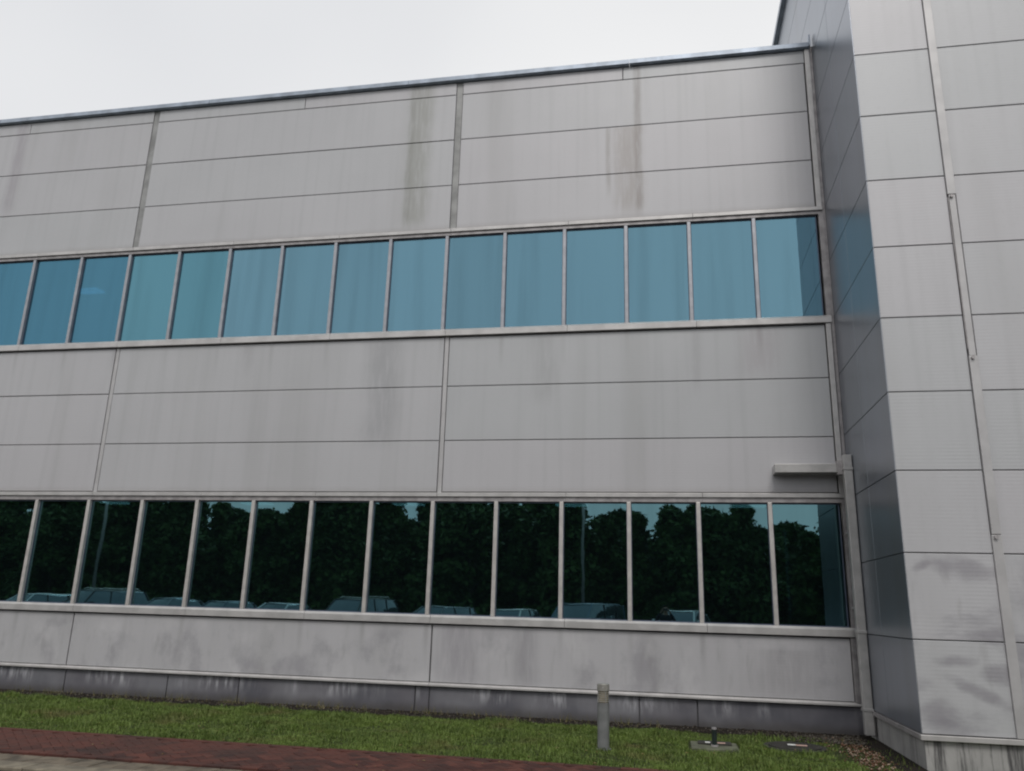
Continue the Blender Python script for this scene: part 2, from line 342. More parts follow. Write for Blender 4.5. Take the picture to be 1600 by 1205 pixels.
for (x, y, a, dz) in near:
    if bme is None: o = bm_.build('brick', M_brick, pav); bme = o.data
    else: o = bpy.data.objects.new('brick', bme); COL.objects.link(o); o.parent = pav
    o.location = (x, y, .006 + dz + rnd.uniform(-.002, .003)); o.rotation_euler = (R(rnd.uniform(-.6, .6)), R(rnd.uniform(-.6, .6)), R(a + rnd.uniform(-.6, .6)))
rest = MB()
for b in bricks:
    if b in ns: continue
    mt = Matrix.Rotation(R(b[2]), 4, 'Z'); mt.translation = (b[0], b[1], .006 + b[3]); rest.add([mt @ Vector(v) for v in bm_.v], bm_.f)
o = rest.build('farther_bricks', M_brick, pav); tag(o, kind='stuff')

# kerb of light stones and a pale gutter slab beyond
M_sett = simple('sett_stone', (.11, .09, .065), .85, 0, 6, .4, .004)
M_kerb = simple('kerb_stone', (.17, .148, .11), .85, 0, 6, .3, .004)
kerb = MB().box(-26, 12, -5.85, -5.145, -.1, .0).build('kerb', M_mortar); tag(kerb, kind='structure')
kme = None
def stone(x0, x1, y0, y1, z0, z1, c=.006):
    s = MB(); s.add([(x0, y0, z0), (x1, y0, z0), (x1, y1, z0), (x0, y1, z0), (x0, y0, z1 - c), (x1, y0, z1 - c), (x1, y1, z1 - c), (x0, y1, z1 - c),
         (x0 + c, y0 + c, z1), (x1 - c, y0 + c, z1), (x1 - c, y1 - c, z1), (x0 + c, y1 - c, z1)],
        [(0, 1, 5, 4), (1, 2, 6, 5), (2, 3, 7, 6), (3, 0, 4, 7), (4, 5, 9, 8), (5, 6, 10, 9), (6, 7, 11, 10), (7, 4, 8, 11), (8, 9, 10, 11)]); return s
for k in range(70):
    x = -16 + k * .25
    if kme is None: o = stone(-.118, .118, -.165, .165, 0, .022).build('kerb_stone', M_sett, kerb); kme = o.data
    else: o = bpy.data.objects.new('kerb_stone', kme); COL.objects.link(o); o.parent = kerb
    o.location = (x, -5.33, rnd.uniform(.0, .004)); o.rotation_euler = (0, 0, R(rnd.uniform(-.5, .5)))
kme = None
for k in range(18):
    x = -15.6 + k * 1.0
    if kme is None: o = stone(-.494, .494, -.13, .13, 0, .035, .010).build('gutter_slab', M_kerb, kerb); kme = o.data
    else: o = bpy.data.objects.new('gutter_slab', kme); COL.objects.link(o); o.parent = kerb
    o.location = (x, -5.665, rnd.uniform(-.002, .003))

# ------------------------------------------------------------------ long low office block
WX = .842; PY = -2.643
office = empty('office_building', (-8, 6, 0)); tag(office, 'long two storey office block with pale grey panels and two bands of blue windows', 'building')
def P(o): o.location = o.location; return o
def wpart(mb, name, mat, parent=office, **k):
    """build in world coordinates, move the origin to the middle, keep it under the parent"""
    vs = np.array(mb.v); c = vs.mean(0); mb.v = [tuple(q) for q in (vs - c)]
    o = mb.build(name, mat, parent, **k)
    pl = Vector((0, 0, 0)); q = parent
    while q is not None: pl += q.location; q = q.parent
    o.location = Vector(c) - pl; return o
def panel_x(x0, x1, z0, z1, y, t=.05, c=.006, gap=.0055):
    """sheet facing -y"""
    x0 += gap; x1 -= gap; z0 += gap; z1 -= gap; s = MB()
    s.add([(x0, y + t, z0), (x1, y + t, z0), (x1, y + t, z1), (x0, y + t, z1), (x0, y + c, z0), (x1, y + c, z0), (x1, y + c, z1), (x0, y + c, z1),
           (x0 + c, y, z0 + c), (x1 - c, y, z0 + c), (x1 - c, y, z1 - c), (x0 + c, y, z1 - c)],
          [(8, 9, 10, 11), (4, 5, 9, 8), (5, 6, 10, 9), (6, 7, 11, 10), (7, 4, 8, 11), (0, 1, 5, 4), (1, 2, 6, 5), (2, 3, 7, 6), (3, 0, 4, 7), (3, 2, 1, 0)])
    return s
XL = -25.58
Z = lambda v: v + G
# carcass: backing walls behind the opaque bands, slabs, roof
b = MB()
for z0, z1 in ((6.72, 9.96), (1.76, 4.70), (-1.66 - .3, -.23)): b.box(XL, .80, .055, .30, Z(z0), Z(z1))
wpart(b, 'backing_wall', M_joint)
wpart(MB().box(XL, .80, .30, 8, Z(9.55), Z(9.80)), 'roof', M_roof)
for z0, z1, nme, mm in ((-1.0, -.9, 'floor', M_in_floor), (1.95, 2.05, 'ceiling', M_in_ceil), (3.9, 4.0, 'floor', M_in_floor), (6.95, 7.05, 'ceiling', M_in_ceil)):
    wpart(MB().box(XL, .80, .31, 7, Z(z0), Z(z1)), nme, mm)
wpart(MB().box(XL, .80, 7, 7.2, 0, Z(9.5)), 'inner_wall', M_in_wall)
wpart(MB().box(XL - .2, XL - .003, .0, 8, 0, Z(9.9)), 'end_wall', M_panel)
for x in (-.6, -3.9, -7.2, -10.5, -13.8, -15.4):
    for z in (1.94, 6.94):
        if (z > 5) != (x < -15): continue
        wpart(MB().box(x - .15, x + .45, 2.2, 2.5, Z(z) - .03, Z(z) - .003), 'ceiling_light', M_lamp)
for x in (-5.9, -12.5):
    for z in (-.9, 4.0): wpart(MB().box(x - .2, x + .2, 1.5, 1.9, Z(z) + .003, Z(z) + 2.84), 'interior_column', M_in_wall)
wpart(MB().box(.35, .62, .9, 1.6, Z(-.9) + .003, Z(1.94)), 'interior_column', M_in_wall)

joints = [XL, -18.98, -12.38, -5.755, .685]
JW = .062
for (z0, z1, kind) in ((8.66, 9.659, 'u'), (7.683, 8.66, 'u'), (6.775, 7.683, 'u'), (3.715, 4.630, 'm'), (2.740, 3.715, 'm'), (1.846, 2.740, 'm'), (-1.21, -.320, 'l')):
    for a, c in zip(joints[:-1], joints[1:]):
        g = JW if kind == 'u' else (.045 if kind == 'm' else .005)
        x0 = a + (g if a != XL else 0); x1 = c - (g if c != .685 else 0)
        o = wpart(panel_x(x0, x1, Z(z0), Z(z1), rnd.uniform(-.002, .002)), 'wall_panel', M_panel)
        o.rotation_euler = (R(rnd.uniform(-.12, .12)), 0, R(rnd.uniform(-.02, .02)))
for x in joints[1:-1]:
    for (z0, z1) in ((8.66, 9.659), (7.683, 8.66), (6.765, 7.683)): pass
    wpart(MB().box(x - JW + .004, x + JW - .004, .018, .05, Z(6.77), Z(9.93)), 'joint_strip', M_strip_dark)
    wpart(MB().box(x - .036, x + .036, .012, .05, Z(1.84), Z(4.64)), 'joint_strip', M_strip)
# shallow fascia row below the coping and the coping lengths
fx = [XL, -21.9, -15.44, -9.01, -2.576, .70]
for a, c in zip(fx[:-1], fx[1:]):
    cuts = [a] + [q for q in joints[1:-1] if a < q < c] + [c]
    for a2, c2 in zip(cuts[:-1], cuts[1:]):
        o = wpart(panel_x(a2 + (JW if a2 in joints and a2 != XL else 0), c2 - (JW if c2 in joints else 0), Z(9.659), Z(9.93), 0), 'fascia_panel', M_panel)
cx_ = [XL - .2, -19.8, -15.5, -11.14, -6.80, -2.45, .80]
for a, c in zip(cx_[:-1], cx_[1:]):
    s = MB(); g = .004
    prof = [(-.08, 9.95), (-.08, 10.035), (-.07, 10.045), (.45, 10.02), (.45, 9.80), (.06, 9.80), (.06, 9.935), (-.05, 9.935), (-.06, 9.95)]
    n_ = len(prof); s.add([(a + g, y, Z(z)) for y, z in prof] + [(c - g, y, Z(z)) for y, z in prof], [(i, (i + 1) % n_, n_ + (i + 1) % n_, n_ + i) for i in range(n_)] + [tuple(range(n_))[::-1], tuple(range(n_, 2 * n_))])
    s.f = [tuple(reversed(f)) for f in s.f]
    wpart(s, 'coping', M_coping)

# window bands
off = -.352
mx = [off - 1.1 * i for i in range(0, 23)]
edges = [XL] + sorted(mx) + [.715]
for row, (zb, zt) in enumerate(((-.168, 1.689), (4.779, 6.630))):
    M_m = M_mull if row == 0 else M_mull_up
    for a, c in zip(edges[:-1], edges[1:]):
        if c - a < .2: continue
        w_ = empty('window', ((a + c) / 2, .04, Z(zb)), parent=None); w_.parent = office; w_.location = Vector(((a + c) / 2, .04, Z(zb))) - office.location
        gm = GLASS_LO if row == 0 else (GLASS_UP[2] if c < -12.3 else GLASS_UP[1] if c < -10.1 else GLASS_UP[0])
        hw = .026
        pn = MB().box(a + hw + .012, c - hw - .012, .045, .057, Z(zb) + .012, Z(zt) - .012)
        o = wpart(pn, 'pane', gm, w_); o.rotation_euler = (R(rnd.uniform(-.10, .10)), 0, R(rnd.uniform(-.10, .10)))
        fr = MB()
        fr.box(a + hw, c - hw, .035, .065, Z(zb), Z(zb) + .016); fr.box(a + hw, c - hw, .035, .065, Z(zt) - .022, Z(zt))
        fr.box(a + hw, a + hw + .016, .035, .065, Z(zb) + .016, Z(zt) - .022); fr.box(c - hw - .016, c - hw, .035, .065, Z(zb) + .016, Z(zt) - .022)
        wpart(fr, 'frame', M_frame, w_)
    for x in mx:
        if x < XL: continue
        wd = .032 if row == 0 else .030
        wpart(MB().box(x - wd, x + wd, -.022 if row == 0 else -.012, .08, Z(zb) + .001, Z(zt) - .001), 'mullion', M_m, bevel=.004)
    # head: a proud strip above a recessed, dirty one, in lengths
    x = XL; ht = (1.833, 6.761)[row]
    while x < .70:
        x2 = min(x + 2.2, .79)
        if .79 - x2 < .8: x2 = .79
        wpart(MB().box(x + .002, x2 - .002, -.045, .06, Z(ht) - .068, Z(ht)), 'head_trim', M_trim, bevel=.004)
        wpart(MB().box(x + .002, x2 - .002, -.016, .06, Z(zt) + .001, Z(ht) - .070), 'head_strip', M_trim2)
        sb = (-.304, 4.645)[row]
        s = MB(); g = .003
        prof = [(-.055, zb - .035), (-.055, sb + .006), (-.045, sb), (.06, sb), (.06, zb), (-.02, zb)]
        n_ = len(prof); s.add([(x + g, y, Z(z)) for y, z in prof] + [(x2 - g, y, Z(z)) for y, z in prof], [(i, (i + 1) % n_, n_ + (i + 1) % n_, n_ + i) for i in range(n_)] + [tuple(range(n_))[::-1], tuple(range(n_, 2 * n_))])
        wpart(s, 'sill', M_trim)
        x = x2
        if x >= .79: break
    # right jamb
    wpart(MB().box(.720, .795, -.02, .10, Z(zb), Z(zt)), 'jamb', M_trim2)
# corner strips beside the return wall
wpart(MB().box(.700, .785, -.030, .05, Z(6.765), Z(9.93)), 'corner_strip', M_trim, bevel=.004)
wpart(MB().box(.775, .80, -.13, .02, Z(9.94), Z(10.16)), 'coping_end', M_coping)
wpart(MB().box(.695, .775, -.030, .05, Z(1.838), Z(4.640)), 'corner_strip', M_trim, bevel=.004)
wpart(MB().box(.690, .775, -.030, .05, Z(-1.21), Z(-.308)), 'corner_strip', M_trim2, bevel=.004)
wpart(MB().box(.79, .838, .0, .10, 0, Z(10.0)), 'corner_gap', M_trim2)
# drip strip and dark plinth panels
for a, c in zip(joints[:-1], joints[1:]):
    s = MB(); x2 = .80 if c == .685 else c; prof = [(.05, -1.212), (-.004, -1.212), (-.045, -1.240), (-.045, -1.262), (.05, -1.262)]
    n_ = 5; s.add([(a + .003, y, Z(z)) for y, z in prof] + [(x2 - .003, y, Z(z)) for y, z in prof], [(i, (i + 1) % n_, n_ + (i + 1) % n_, n_ + i) for i in range(n_)] + [tuple(range(n_))[::-1], tuple(range(n_, 2 * n_))])
    wpart(s, 'drip_trim', M_trim)
px_ = [XL, -22.3, -18.9, -15.6, -12.37, -10.39, -9.065, -5.987, -5.752, -2.426, -1.562, .80]
for a, c in zip(px_[:-1], px_[1:]):
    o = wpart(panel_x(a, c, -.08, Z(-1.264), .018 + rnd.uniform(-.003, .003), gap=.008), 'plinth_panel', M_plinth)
# rainwater box and downpipe in the corner
wpart(MB().box(-.28, .700, -.30, .0, Z(2.12), Z(2.255)), 'rainwater_box', M_pipe, bevel=.006)
dp = wpart(MB().box(.705, .832, -.43, -.31, Z(-1.60), Z(2.37)), 'downpipe', M_pipe, bevel=.012)
for z in (2.17, -.20, -1.25): wpart(MB().box(.695, .838, -.44, -.30, Z(z) - .035, Z(z) + .005), 'pipe_collar', M_pipe, dp, bevel=.004)
for z in (1.2, .1): wpart(MB().box(.74, .79, -.30, -.0, Z(z), Z(z) + .03), 'pipe_bracket', M_pipe, dp)
wpart(MB().box(.63, .72, -.34, -.20, Z(2.08), Z(2.30)), 'box_outlet', M_trim2, bevel=.006)

# ------------------------------------------------------------------ taller projecting block
tower = empty('tall_building_block', (5, 0, 0)); tag(tower, 'taller projecting building block clad in square silver grey metal panels on the right', 'building')
XR = 12.0; ZT = 12.80
wz = [-1.273, -.243, .758, 1.757, 2.762, 3.762, 4.767, 5.761, 6.770, 7.777, 8.785, 9.790, 10.795, 11.80, 12.80]
wpart(MB().box(WX + .055, XR, PY + .055, 9, Z(-1.3), Z(ZT)), 'backing_wall', M_joint, tower)
wpart(MB().box(WX + .03, XR, PY + .03, 9, -.3, Z(-1.335)), 'concrete_base', M_conc, tower)
# wall behind our first joint column
fxs = [WX + .0, 1.885, 4.9, 7.9, XR]
for z0, z1 in zip(wz[:-1], wz[1:]):
    for i, (a, c) in enumerate(zip(fxs[:-1], fxs[1:])):
        x0 = a + (.05 if i else 0); x1 = c - (.05 if i < 3 else 0)
        o = wpart(panel_x(x0 if i else WX + .008 - .007, x1, Z(z0), Z(z1), PY), 'wall_panel', M_wing, tower)
        o.rotation_euler = (R(rnd.uniform(-.10, .10)), 0, R(rnd.uniform(-.05, .05)))
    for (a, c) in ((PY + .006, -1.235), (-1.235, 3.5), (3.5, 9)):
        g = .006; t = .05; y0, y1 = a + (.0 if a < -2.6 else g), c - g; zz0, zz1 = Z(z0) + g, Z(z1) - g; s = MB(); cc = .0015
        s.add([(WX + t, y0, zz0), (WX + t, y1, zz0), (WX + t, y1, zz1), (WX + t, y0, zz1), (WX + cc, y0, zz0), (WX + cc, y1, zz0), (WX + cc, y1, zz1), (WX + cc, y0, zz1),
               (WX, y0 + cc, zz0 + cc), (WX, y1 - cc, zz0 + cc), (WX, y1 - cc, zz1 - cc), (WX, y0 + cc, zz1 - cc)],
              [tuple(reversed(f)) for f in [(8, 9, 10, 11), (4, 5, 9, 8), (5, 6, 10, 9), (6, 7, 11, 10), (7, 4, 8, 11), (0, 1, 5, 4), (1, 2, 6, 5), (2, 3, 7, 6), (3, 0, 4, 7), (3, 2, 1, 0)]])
        wpart(s, 'side_panel', M_side_shaded, tower)
# coverstrips over the vertical joint, in lengths of different width
for x, lst in ((1.885, ((5.475, 12.8, .052, -.03), (3.215, 5.47, .040, -.022), (.985, 3.21, .050, -.032), (-1.27, .98, .055, -.024))), (4.9, ((5.475, 12.8, .05, -.03), (-1.27, 5.47, .05, -.024))), (7.9, ((-1.27, 12.8, .05, -.03),))):
    for z0, z1, hw, yy in lst:
        wpart(MB().box(x - hw, x + hw, PY + yy, PY + .05, Z(z0), Z(z1)), 'cover_strip', M_strip, tower, bevel=.004)
        if z1 < 12: 
            wpart(MB().cyl((x - .01, PY + yy - .03, Z(z1) - .03), .022, .03, 10, axis='y'), 'bolt', M_trim2, tower)
# thin cable and base trim
wpart(MB().tube([(1.835, PY - .012, Z(5.43)), (1.832, PY - .02, Z(4.7)), (1.84, PY - .014, Z(4.2)), (1.838, PY - .015, Z(3.3))], .006, 6), 'cable', M_trim2, tower)
wpart(MB().box(WX - .02, XR, PY - .03, PY + .05, Z(-1.335), Z(-1.278)), 'base_trim', M_trim, tower, bevel=.004)
wpart(MB().box(WX - .02, WX + .05, PY + .052, -.0, Z(-1.335), Z(-1.278)), 'base_trim', M_trim2, tower, bevel=.004)
s = MB().box(WX - .09, WX + .35, PY - .09, 9, Z(ZT) + .001, Z(ZT) + .13); wpart(s, 'coping', M_coping, tower)
wpart(MB().box(WX + .352, XR, PY - .09, PY + .35, Z(ZT) + .001, Z(ZT) + .13), 'coping', M_coping, tower)
wpart(MB().box(WX + .36, XR, PY + .36, 9, Z(ZT) - .2, Z(ZT) + .001), 'roof', M_roof, tower)
sheet('base_trench', WX - .30, WX + .03, PY - .6, -.36, .006, M_soil)

# ------------------------------------------------------------------ bollard light
bol = empty('bollard_light', (-2.78, -2.57, 0)); tag(bol, 'short round grey bollard lamp standing alone in the lawn', 'bollard')
M_bol = simple('bollard_paint', (.20, .205, .205), .4, .3, 8, .12); M_bolcap = simple('bollard_cap', (.33, .32, .29), .4, .4, 8, .2)
M_lens = simple('bollard_lens', (.38, .33, .24), .25, 0, 20, .2)
bod = MB(); bod.cyl((0, 0, 0), .073, .545, 28); bod.build('body', M_bol, bol, smooth=False)
MB().cyl((0, 0, .002), .095, .02, 24).build('base_plate', M_bol, bol)
MB().cyl((0, 0, .547), .060, .13, 24).build('lens', M_lens, bol)
for k in range(5): MB().cyl((0, 0, .560 + k * .025), .074, .006, 24, r2=.066).build('louvre', M_bolcap, bol)
for k in range(4):
    a = k * math.pi / 2 + .5; MB().box(-.005, .005, -.004, .004, .546, .679).build('rod', M_bolcap, bol, loc=(.070 * math.cos(a), .070 * math.sin(a), 0))
MB().cyl((0, 0, .68), .076, .085, 28).build('cap', M_bolcap, bol, bevel=.006)
MB().cyl((0, -.074, .725), .008, .010, 10, axis='y').build('screw', M_trim, bol, loc=(0, -.006, 0))

# ------------------------------------------------------------------ covers and marker post in the grass
M_cover = simple('dark_cover', (.035, .033, .028), .8, .1, 9, .3, .004); M_label = simple('pink_label', (.55, .36, .30), .6, 0, 12, .2); M_white = simple('white_label', (.75, .75, .72), .6); M_black = simple('black_plastic', (.012, .02, .018), .4)
mh = empty('manhole_cover', (-.40, -1.52, .0)); tag(mh, 'round dark manhole cover with a white and pink sticker set in the worn grass', 'manhole cover')
MB().cyl((0, 0, .0), .39, .022, 40).build('frame', M_cover, mh)
MB().cyl((0, 0, .0225), .33, .012, 40).build('lid', M_cover, mh)
for k in range(7):
    y = -.24 + k * .08; hl = math.sqrt(.31 ** 2 - y ** 2)
    MB().box(-hl, hl, y - .012, y + .012, .0345, .039).build('rib', M_cover, mh)
MB().box(-.09, .01, -.04, .05, .0395, .0425).build('white_sticker', M_white, mh, loc=(0, 0, 0))
MB().box(.012, .15, -.06, .03, .0395, .0425).build('pink_sticker', M_label, mh)
pad = empty('valve_pad', (-1.43, -1.90, 0)); tag(pad, 'square weathered concrete valve pad with dark inset lid and pale sticker in the grass', 'valve box')
s = MB().box(-.29, .29, -.30, .27, -.05, .035); s.build('concrete_slab', M_pad, pad, bevel=.012)
MB().box(-.20, .22, .00, .22, .0355, .055).build('lid', M_cover, pad, bevel=.006)
MB().box(-.11, -.045, .03, .10, .0555, .0585).build('white_sticker', M_white, pad); MB().box(.02, .14, .03, .09, .0555, .0585).build('pink_sticker', M_label, pad)
post = empty('marker_post', (-1.43, -2.0, .035)); tag(post, 'small black post standing on the concrete valve pad', 'post')
MB().cyl((0, 0, 0), .032, .20, 16).build('stem', M_black, post); MB().cyl((0, 0, .201), .034, .022, 16, r2=.030).build('cap', M_trim2, post); MB().cyl((0, 0, .001), .045, .02, 16).build('foot', M_trim2, post)

# pebbles and leaf litter
def pebbles(name, n, x0, x1, y0, y1, smin, smax, mat, seed, cond=None, flat=.55):
    rs = np.random.RandomState(seed); ico = bmesh.new(); bmesh.ops.create_icosphere(ico, subdivisions=1, radius=1); V0 = np.array([v.co[:] for v in ico.verts]); F0 = np.array([[v.index for v in f.verts] for f in ico.faces]); ico.free()
    P_ = np.c_[rs.uniform(x0, x1, n), rs.uniform(y0, y1, n)]
    if cond is not None: P_ = P_[cond(P_, rs)]
    n = len(P_); sz = rs.uniform(smin, smax, n)
    V = V0[None] * (1 + rs.uniform(-.25, .25, (n, len(V0), 1))) * sz[:, None, None] * np.stack([rs.uniform(.7, 1.3, n), rs.uniform(.7, 1.3, n), np.full(n, flat)], 1)[:, None]
    a = rs.uniform(0, 6.28, n); ca, sa = np.cos(a)[:, None], np.sin(a)[:, None]
    V = np.stack([V[..., 0] * ca - V[..., 1] * sa, V[..., 0] * sa + V[..., 1] * ca, V[..., 2]], -1)
    V[..., 0] += P_[:, :1]; V[..., 1] += P_[:, 1:]; V[..., 2] += (sz * flat * .5 + .006)[:, None]
    F = (F0[None] + np.arange(n)[:, None, None] * len(V0)).reshape(-1, 3)
    return fast_mesh(name, V.reshape(-1, 3), F, mat)
def pebmat(name, a, b, c3):
    n = NT(name); c = n.mix(n.rng(n.noise(35, detail=1), .4, .6), a, b); c = n.mix(n.rng(n.noise(47, detail=0), .58, .66), c, c3); return n.bsdf(c, .85, spec=.2)
M_peb = pebmat('corner_gravel', (.05, .028, .018), (.12, .06, .035), (.32, .26, .20)); M_peb2 = pebmat('soil_stones', (.02, .017, .014), (.05, .04, .03), (.13, .12, .10))
tag(pebbles('gravel', 800, .0, .62, -2.9, -.40, .008, .024, M_peb, 5, lambda P, r: (np.abs(P[:, 0] - (.36 + .05 * np.sin(P[:, 1] * 3))) < .06 + .12 * np.clip(-P[:, 1] - .6, 0, 1)) | (r.uniform(0, 1, len(P)) < .12)), 'rusty brown gravel and leaf litter beside the corner base', 'gravel', kind='stuff')
tag(pebbles('loose_stones', 2600, -17, .7, -.60, -.02, .006, .022, M_peb2, 6), 'dark stones and clods in the soil strip under the plinth', 'stones', kind='stuff')
tag(pebbles('corner_soil', 900, -.5, .62, -1.0, -.30, .01, .03, M_peb2, 8, lambda P, r: r.uniform(0, 1, len(P)) < np.clip(P[:, 0] + .5, .1, 1)), 'dark crumbled earth in the corner near the downpipe foot', 'soil', kind='stuff')
# dry stalks and weeds along the plinth
rs = np.random.RandomState(12); n = 520; X = rs.uniform(-16.5, -2.0, n); X = np.where(rs.uniform(0, 1, n) < .6, rs.choice(rs.uniform(-16, -2, 26), n) + rs.normal(0, .07, n), X); Yy = rs.uniform(-.36, -.06, n)
H_ = rs.uniform(.03, .15, n); A = rs.uniform(0, 6.28, n); dx, dy = np.cos(A), np.sin(A); wv = rs.uniform(.003, .007, n)
V = np.stack([np.stack([X - wv, Yy, 0 * X], 1), np.stack([X + wv, Yy, 0 * X], 1), np.stack([X + dx * H_ * .35, Yy + dy * H_ * .25, H_], 1)], 1).reshape(-1, 3); F = np.arange(3 * n).reshape(-1, 3)
tag(fast_mesh('weeds', V, F, pebmat('dry_weed', (.06, .07, .02), (.12, .10, .05), (.22, .19, .12))), 'dry stalks and weeds sprouting along the foot of the plinth', 'weeds', kind='stuff')

rs = np.random.RandomState(31); n = 260; X = rs.uniform(-15, .6, n); Yy = rs.uniform(-4.9, -.3, n); a = rs.uniform(0, 6.28, n); L_ = rs.uniform(.015, .035, n)
c_, s_ = np.cos(a), np.sin(a); zz = np.where(Yy > -3.8, rs.uniform(.03, .05, n), .045)
V = np.stack([np.stack([X - c_ * L_, Yy - s_ * L_, zz], 1), np.stack([X + s_ * L_ * .4, Yy - c_ * L_ * .4, zz + .006], 1), np.stack([X + c_ * L_, Yy + s_ * L_, zz + .002], 1), np.stack([X - s_ * L_ * .4, Yy + c_ * L_ * .4, zz + .008], 1)], 1).reshape(-1, 3)
tag(fast_mesh('fallen_leaves', V, np.arange(4 * n).reshape(-1, 4), pebmat('dead_leaf', (.10, .06, .025), (.22, .15, .06), (.30, .26, .14))), 'scattered small dry leaves lying on the lawn and the paving', 'leaves', kind='stuff')

# ------------------------------------------------------------------ behind the viewer, seen mirrored in the lower windows
def leaf_mat(name, a, b):
    n = NT(name); c = n.mix(n.rng(n.noise(.9, detail=4), .35, .65), a, b); c = n.mix(n.rng(n.noise(9, detail=1), .45, .75, 0, .6), c, tuple(q * 1.6 for q in b)); return n.bsdf(c, .6, spec=.2)
M_leaf = leaf_mat('leaf_dark', (.022, .048, .012), (.058, .105, .026)); M_bark = simple('bark', (.07, .055, .04), .9, 0, 9, .3, .02)
def make_crown(seed, hgt, rad, nleaf, kind):
    rs = np.random.RandomState(seed); cl = []
    for _ in range(46 if kind != 'loose' else 24):
        t = rs.uniform(0, 1); z = hgt * (.07 + .93 * t); prof = (math.sin(min(1, t * 1.25 + .18) * math.pi) ** .55 if t < .65 else (1 - t) ** .5 * 1.25) if kind == 'round' else (1.02 - t) ** .8
        r_ = rad * max(.12, prof) * rs.uniform(.35, .85); a = rs.uniform(0, 6.28); cl.append((r_ * math.cos(a), r_ * math.sin(a), z, rad * rs.uniform(.25, .48) * (1 if t < .85 else .7)))
    cl = np.array(cl); j = rs.randint(0, len(cl), nleaf); d = rs.normal(0, 1, (nleaf, 3)); d /= np.linalg.norm(d, axis=1)[:, None]
    C_ = cl[j, :3] + d * (cl[j, 3] * (rs.uniform(.5, 1.0, nleaf) + .35 * rs.uniform(0, 1, nleaf) ** 5))[:, None] * np.array([1, 1, .75])
    s = rs.uniform(.08, .30, nleaf); u = rs.normal(0, 1, (nleaf, 3)); u /= np.linalg.norm(u, axis=1)[:, None]; v = np.cross(u, rs.normal(0, 1, (nleaf, 3))); v /= np.linalg.norm(v, axis=1)[:, None]
    V = np.stack([C_ - u * s[:, None], C_ + v * s[:, None] * .55, C_ + u * s[:, None], C_ - v * s[:, None] * .55], 1).reshape(-1, 3)
    return V, np.arange(nleaf * 4).reshape(-1, 4), cl
protos = []
for k, (h, r_, kind) in enumerate(((8.6, 2.9, 'round'), (8.2, 2.6, 'round'), (9.0, 2.3, 'cone'), (8.0, 3.2, 'round'), (9.2, 2.4, 'loose'))):
    root = empty('tree', (0, 0, 0)); V, F, cl = make_crown(40 + k, h, r_, 15000 if kind != 'loose' else 3600, kind)
    fast_mesh('crown', V, F, M_leaf, root)
    t = MB(); t.tube([(0, 0, -.1), (.05, 0, h * .25), (-.05, .05, h * .55), (0, 0, h * .9)], [.19, .14, .09, .03], 9)
    for q in range(0, min(26, len(cl)), 2): t.tube([(0, 0, max(h * .2, cl[q][2] * .6)), tuple(cl[q][:3] * np.array([.5, .5, .9])), tuple(cl[q][:3])], [.06, .04, .015], 5)
    t.build('trunk', M_bark, root); protos.append(root)
spots = []
x = -66
while x < 24:
    spots.append((x + rnd.uniform(-.5, .5), -42 + rnd.uniform(-1.5, 1.5), rnd.uniform(.82, 1.0)))
    x += 2.7
x = -74
while x < 30:
    sc_ = rnd.uniform(1.02, 1.22)
    if -11 < x < 10: sc_ *= rnd.uniform(.68, .84)
    spots.append((x, -47 + rnd.uniform(-1.5, 1.5), sc_)); x += 3.0
SP0 = len(spots)
tall = [(3.1, -41.5, .98, 'loose crowned tall tree mirrored in the second lower pane from the corner'), (-1.6, -42, .93, 'open topped tree mirrored above the person holding the phone'), (-8.2, -41, 1.02, 'thin topped tree mirrored just left of the tall lamp post'),
        (-24.5, -41.5, 1.04, 'loose crowned tree mirrored above the black off-roader'), (-41, -42, 1.06, 'loose crowned tree mirrored near the far left lamp post')]
spots += [t_[:3] for t_ in tall]
for i, (x, y, s) in enumerate(spots):
    o = protos[i] if i < 4 else protos[4] if i == SP0 else copy_tree(protos[4] if i > SP0 else protos[rnd.randrange(4)])
    o.location = (x, y, 0); o.rotation_euler = (0, 0, rnd.uniform(0, 6.28)); s *= rnd.uniform(.92, 1.08) if i < SP0 else 1; o.scale = (s * rnd.uniform(.95, 1.15), s * rnd.uniform(.95, 1.15), s)
    
    if i >= SP0: tag(o, tall[i - SP0][3], 'tree')
    else: tag(o, 'dense dark green tree in the tree belt mirrored in the lower windows', 'tree', 'trees mirrored in the lower windows')

def lamp_post(x, y, label):
    r0 = empty('lamp_post', (x, y, .11 if y > -32 else 0)); tag(r0, label, 'lamp post', 'lamp posts by the car park')
    s = MB(); s.cyl((0, 0, 0), .15, 1.1, 14, r2=.13); s.build('base', M_pipe, r0, smooth=True); MB().cyl((0, 0, 1.101), .085, 9.9, 12, r2=.04).build('pole', M_pipe, r0, smooth=True)
    MB().tube([(0, 0, 10.9), (0, .3, 11.3), (0, 1.2, 11.5)], .035, 8).build('arm', M_pipe, r0, smooth=True)
    MB().box(-.14, .14, 1.1, 1.75, 11.43, 11.56).build('lamp_head', M_pipe, r0, bevel=.03)
lamp_post(-6.05, -27.5, 'tapered pale lamp post mirrored above the boxy dark van')
lamp_post(-33.2, -27.5, 'thin lamp post mirrored near the left end of the lower windows')

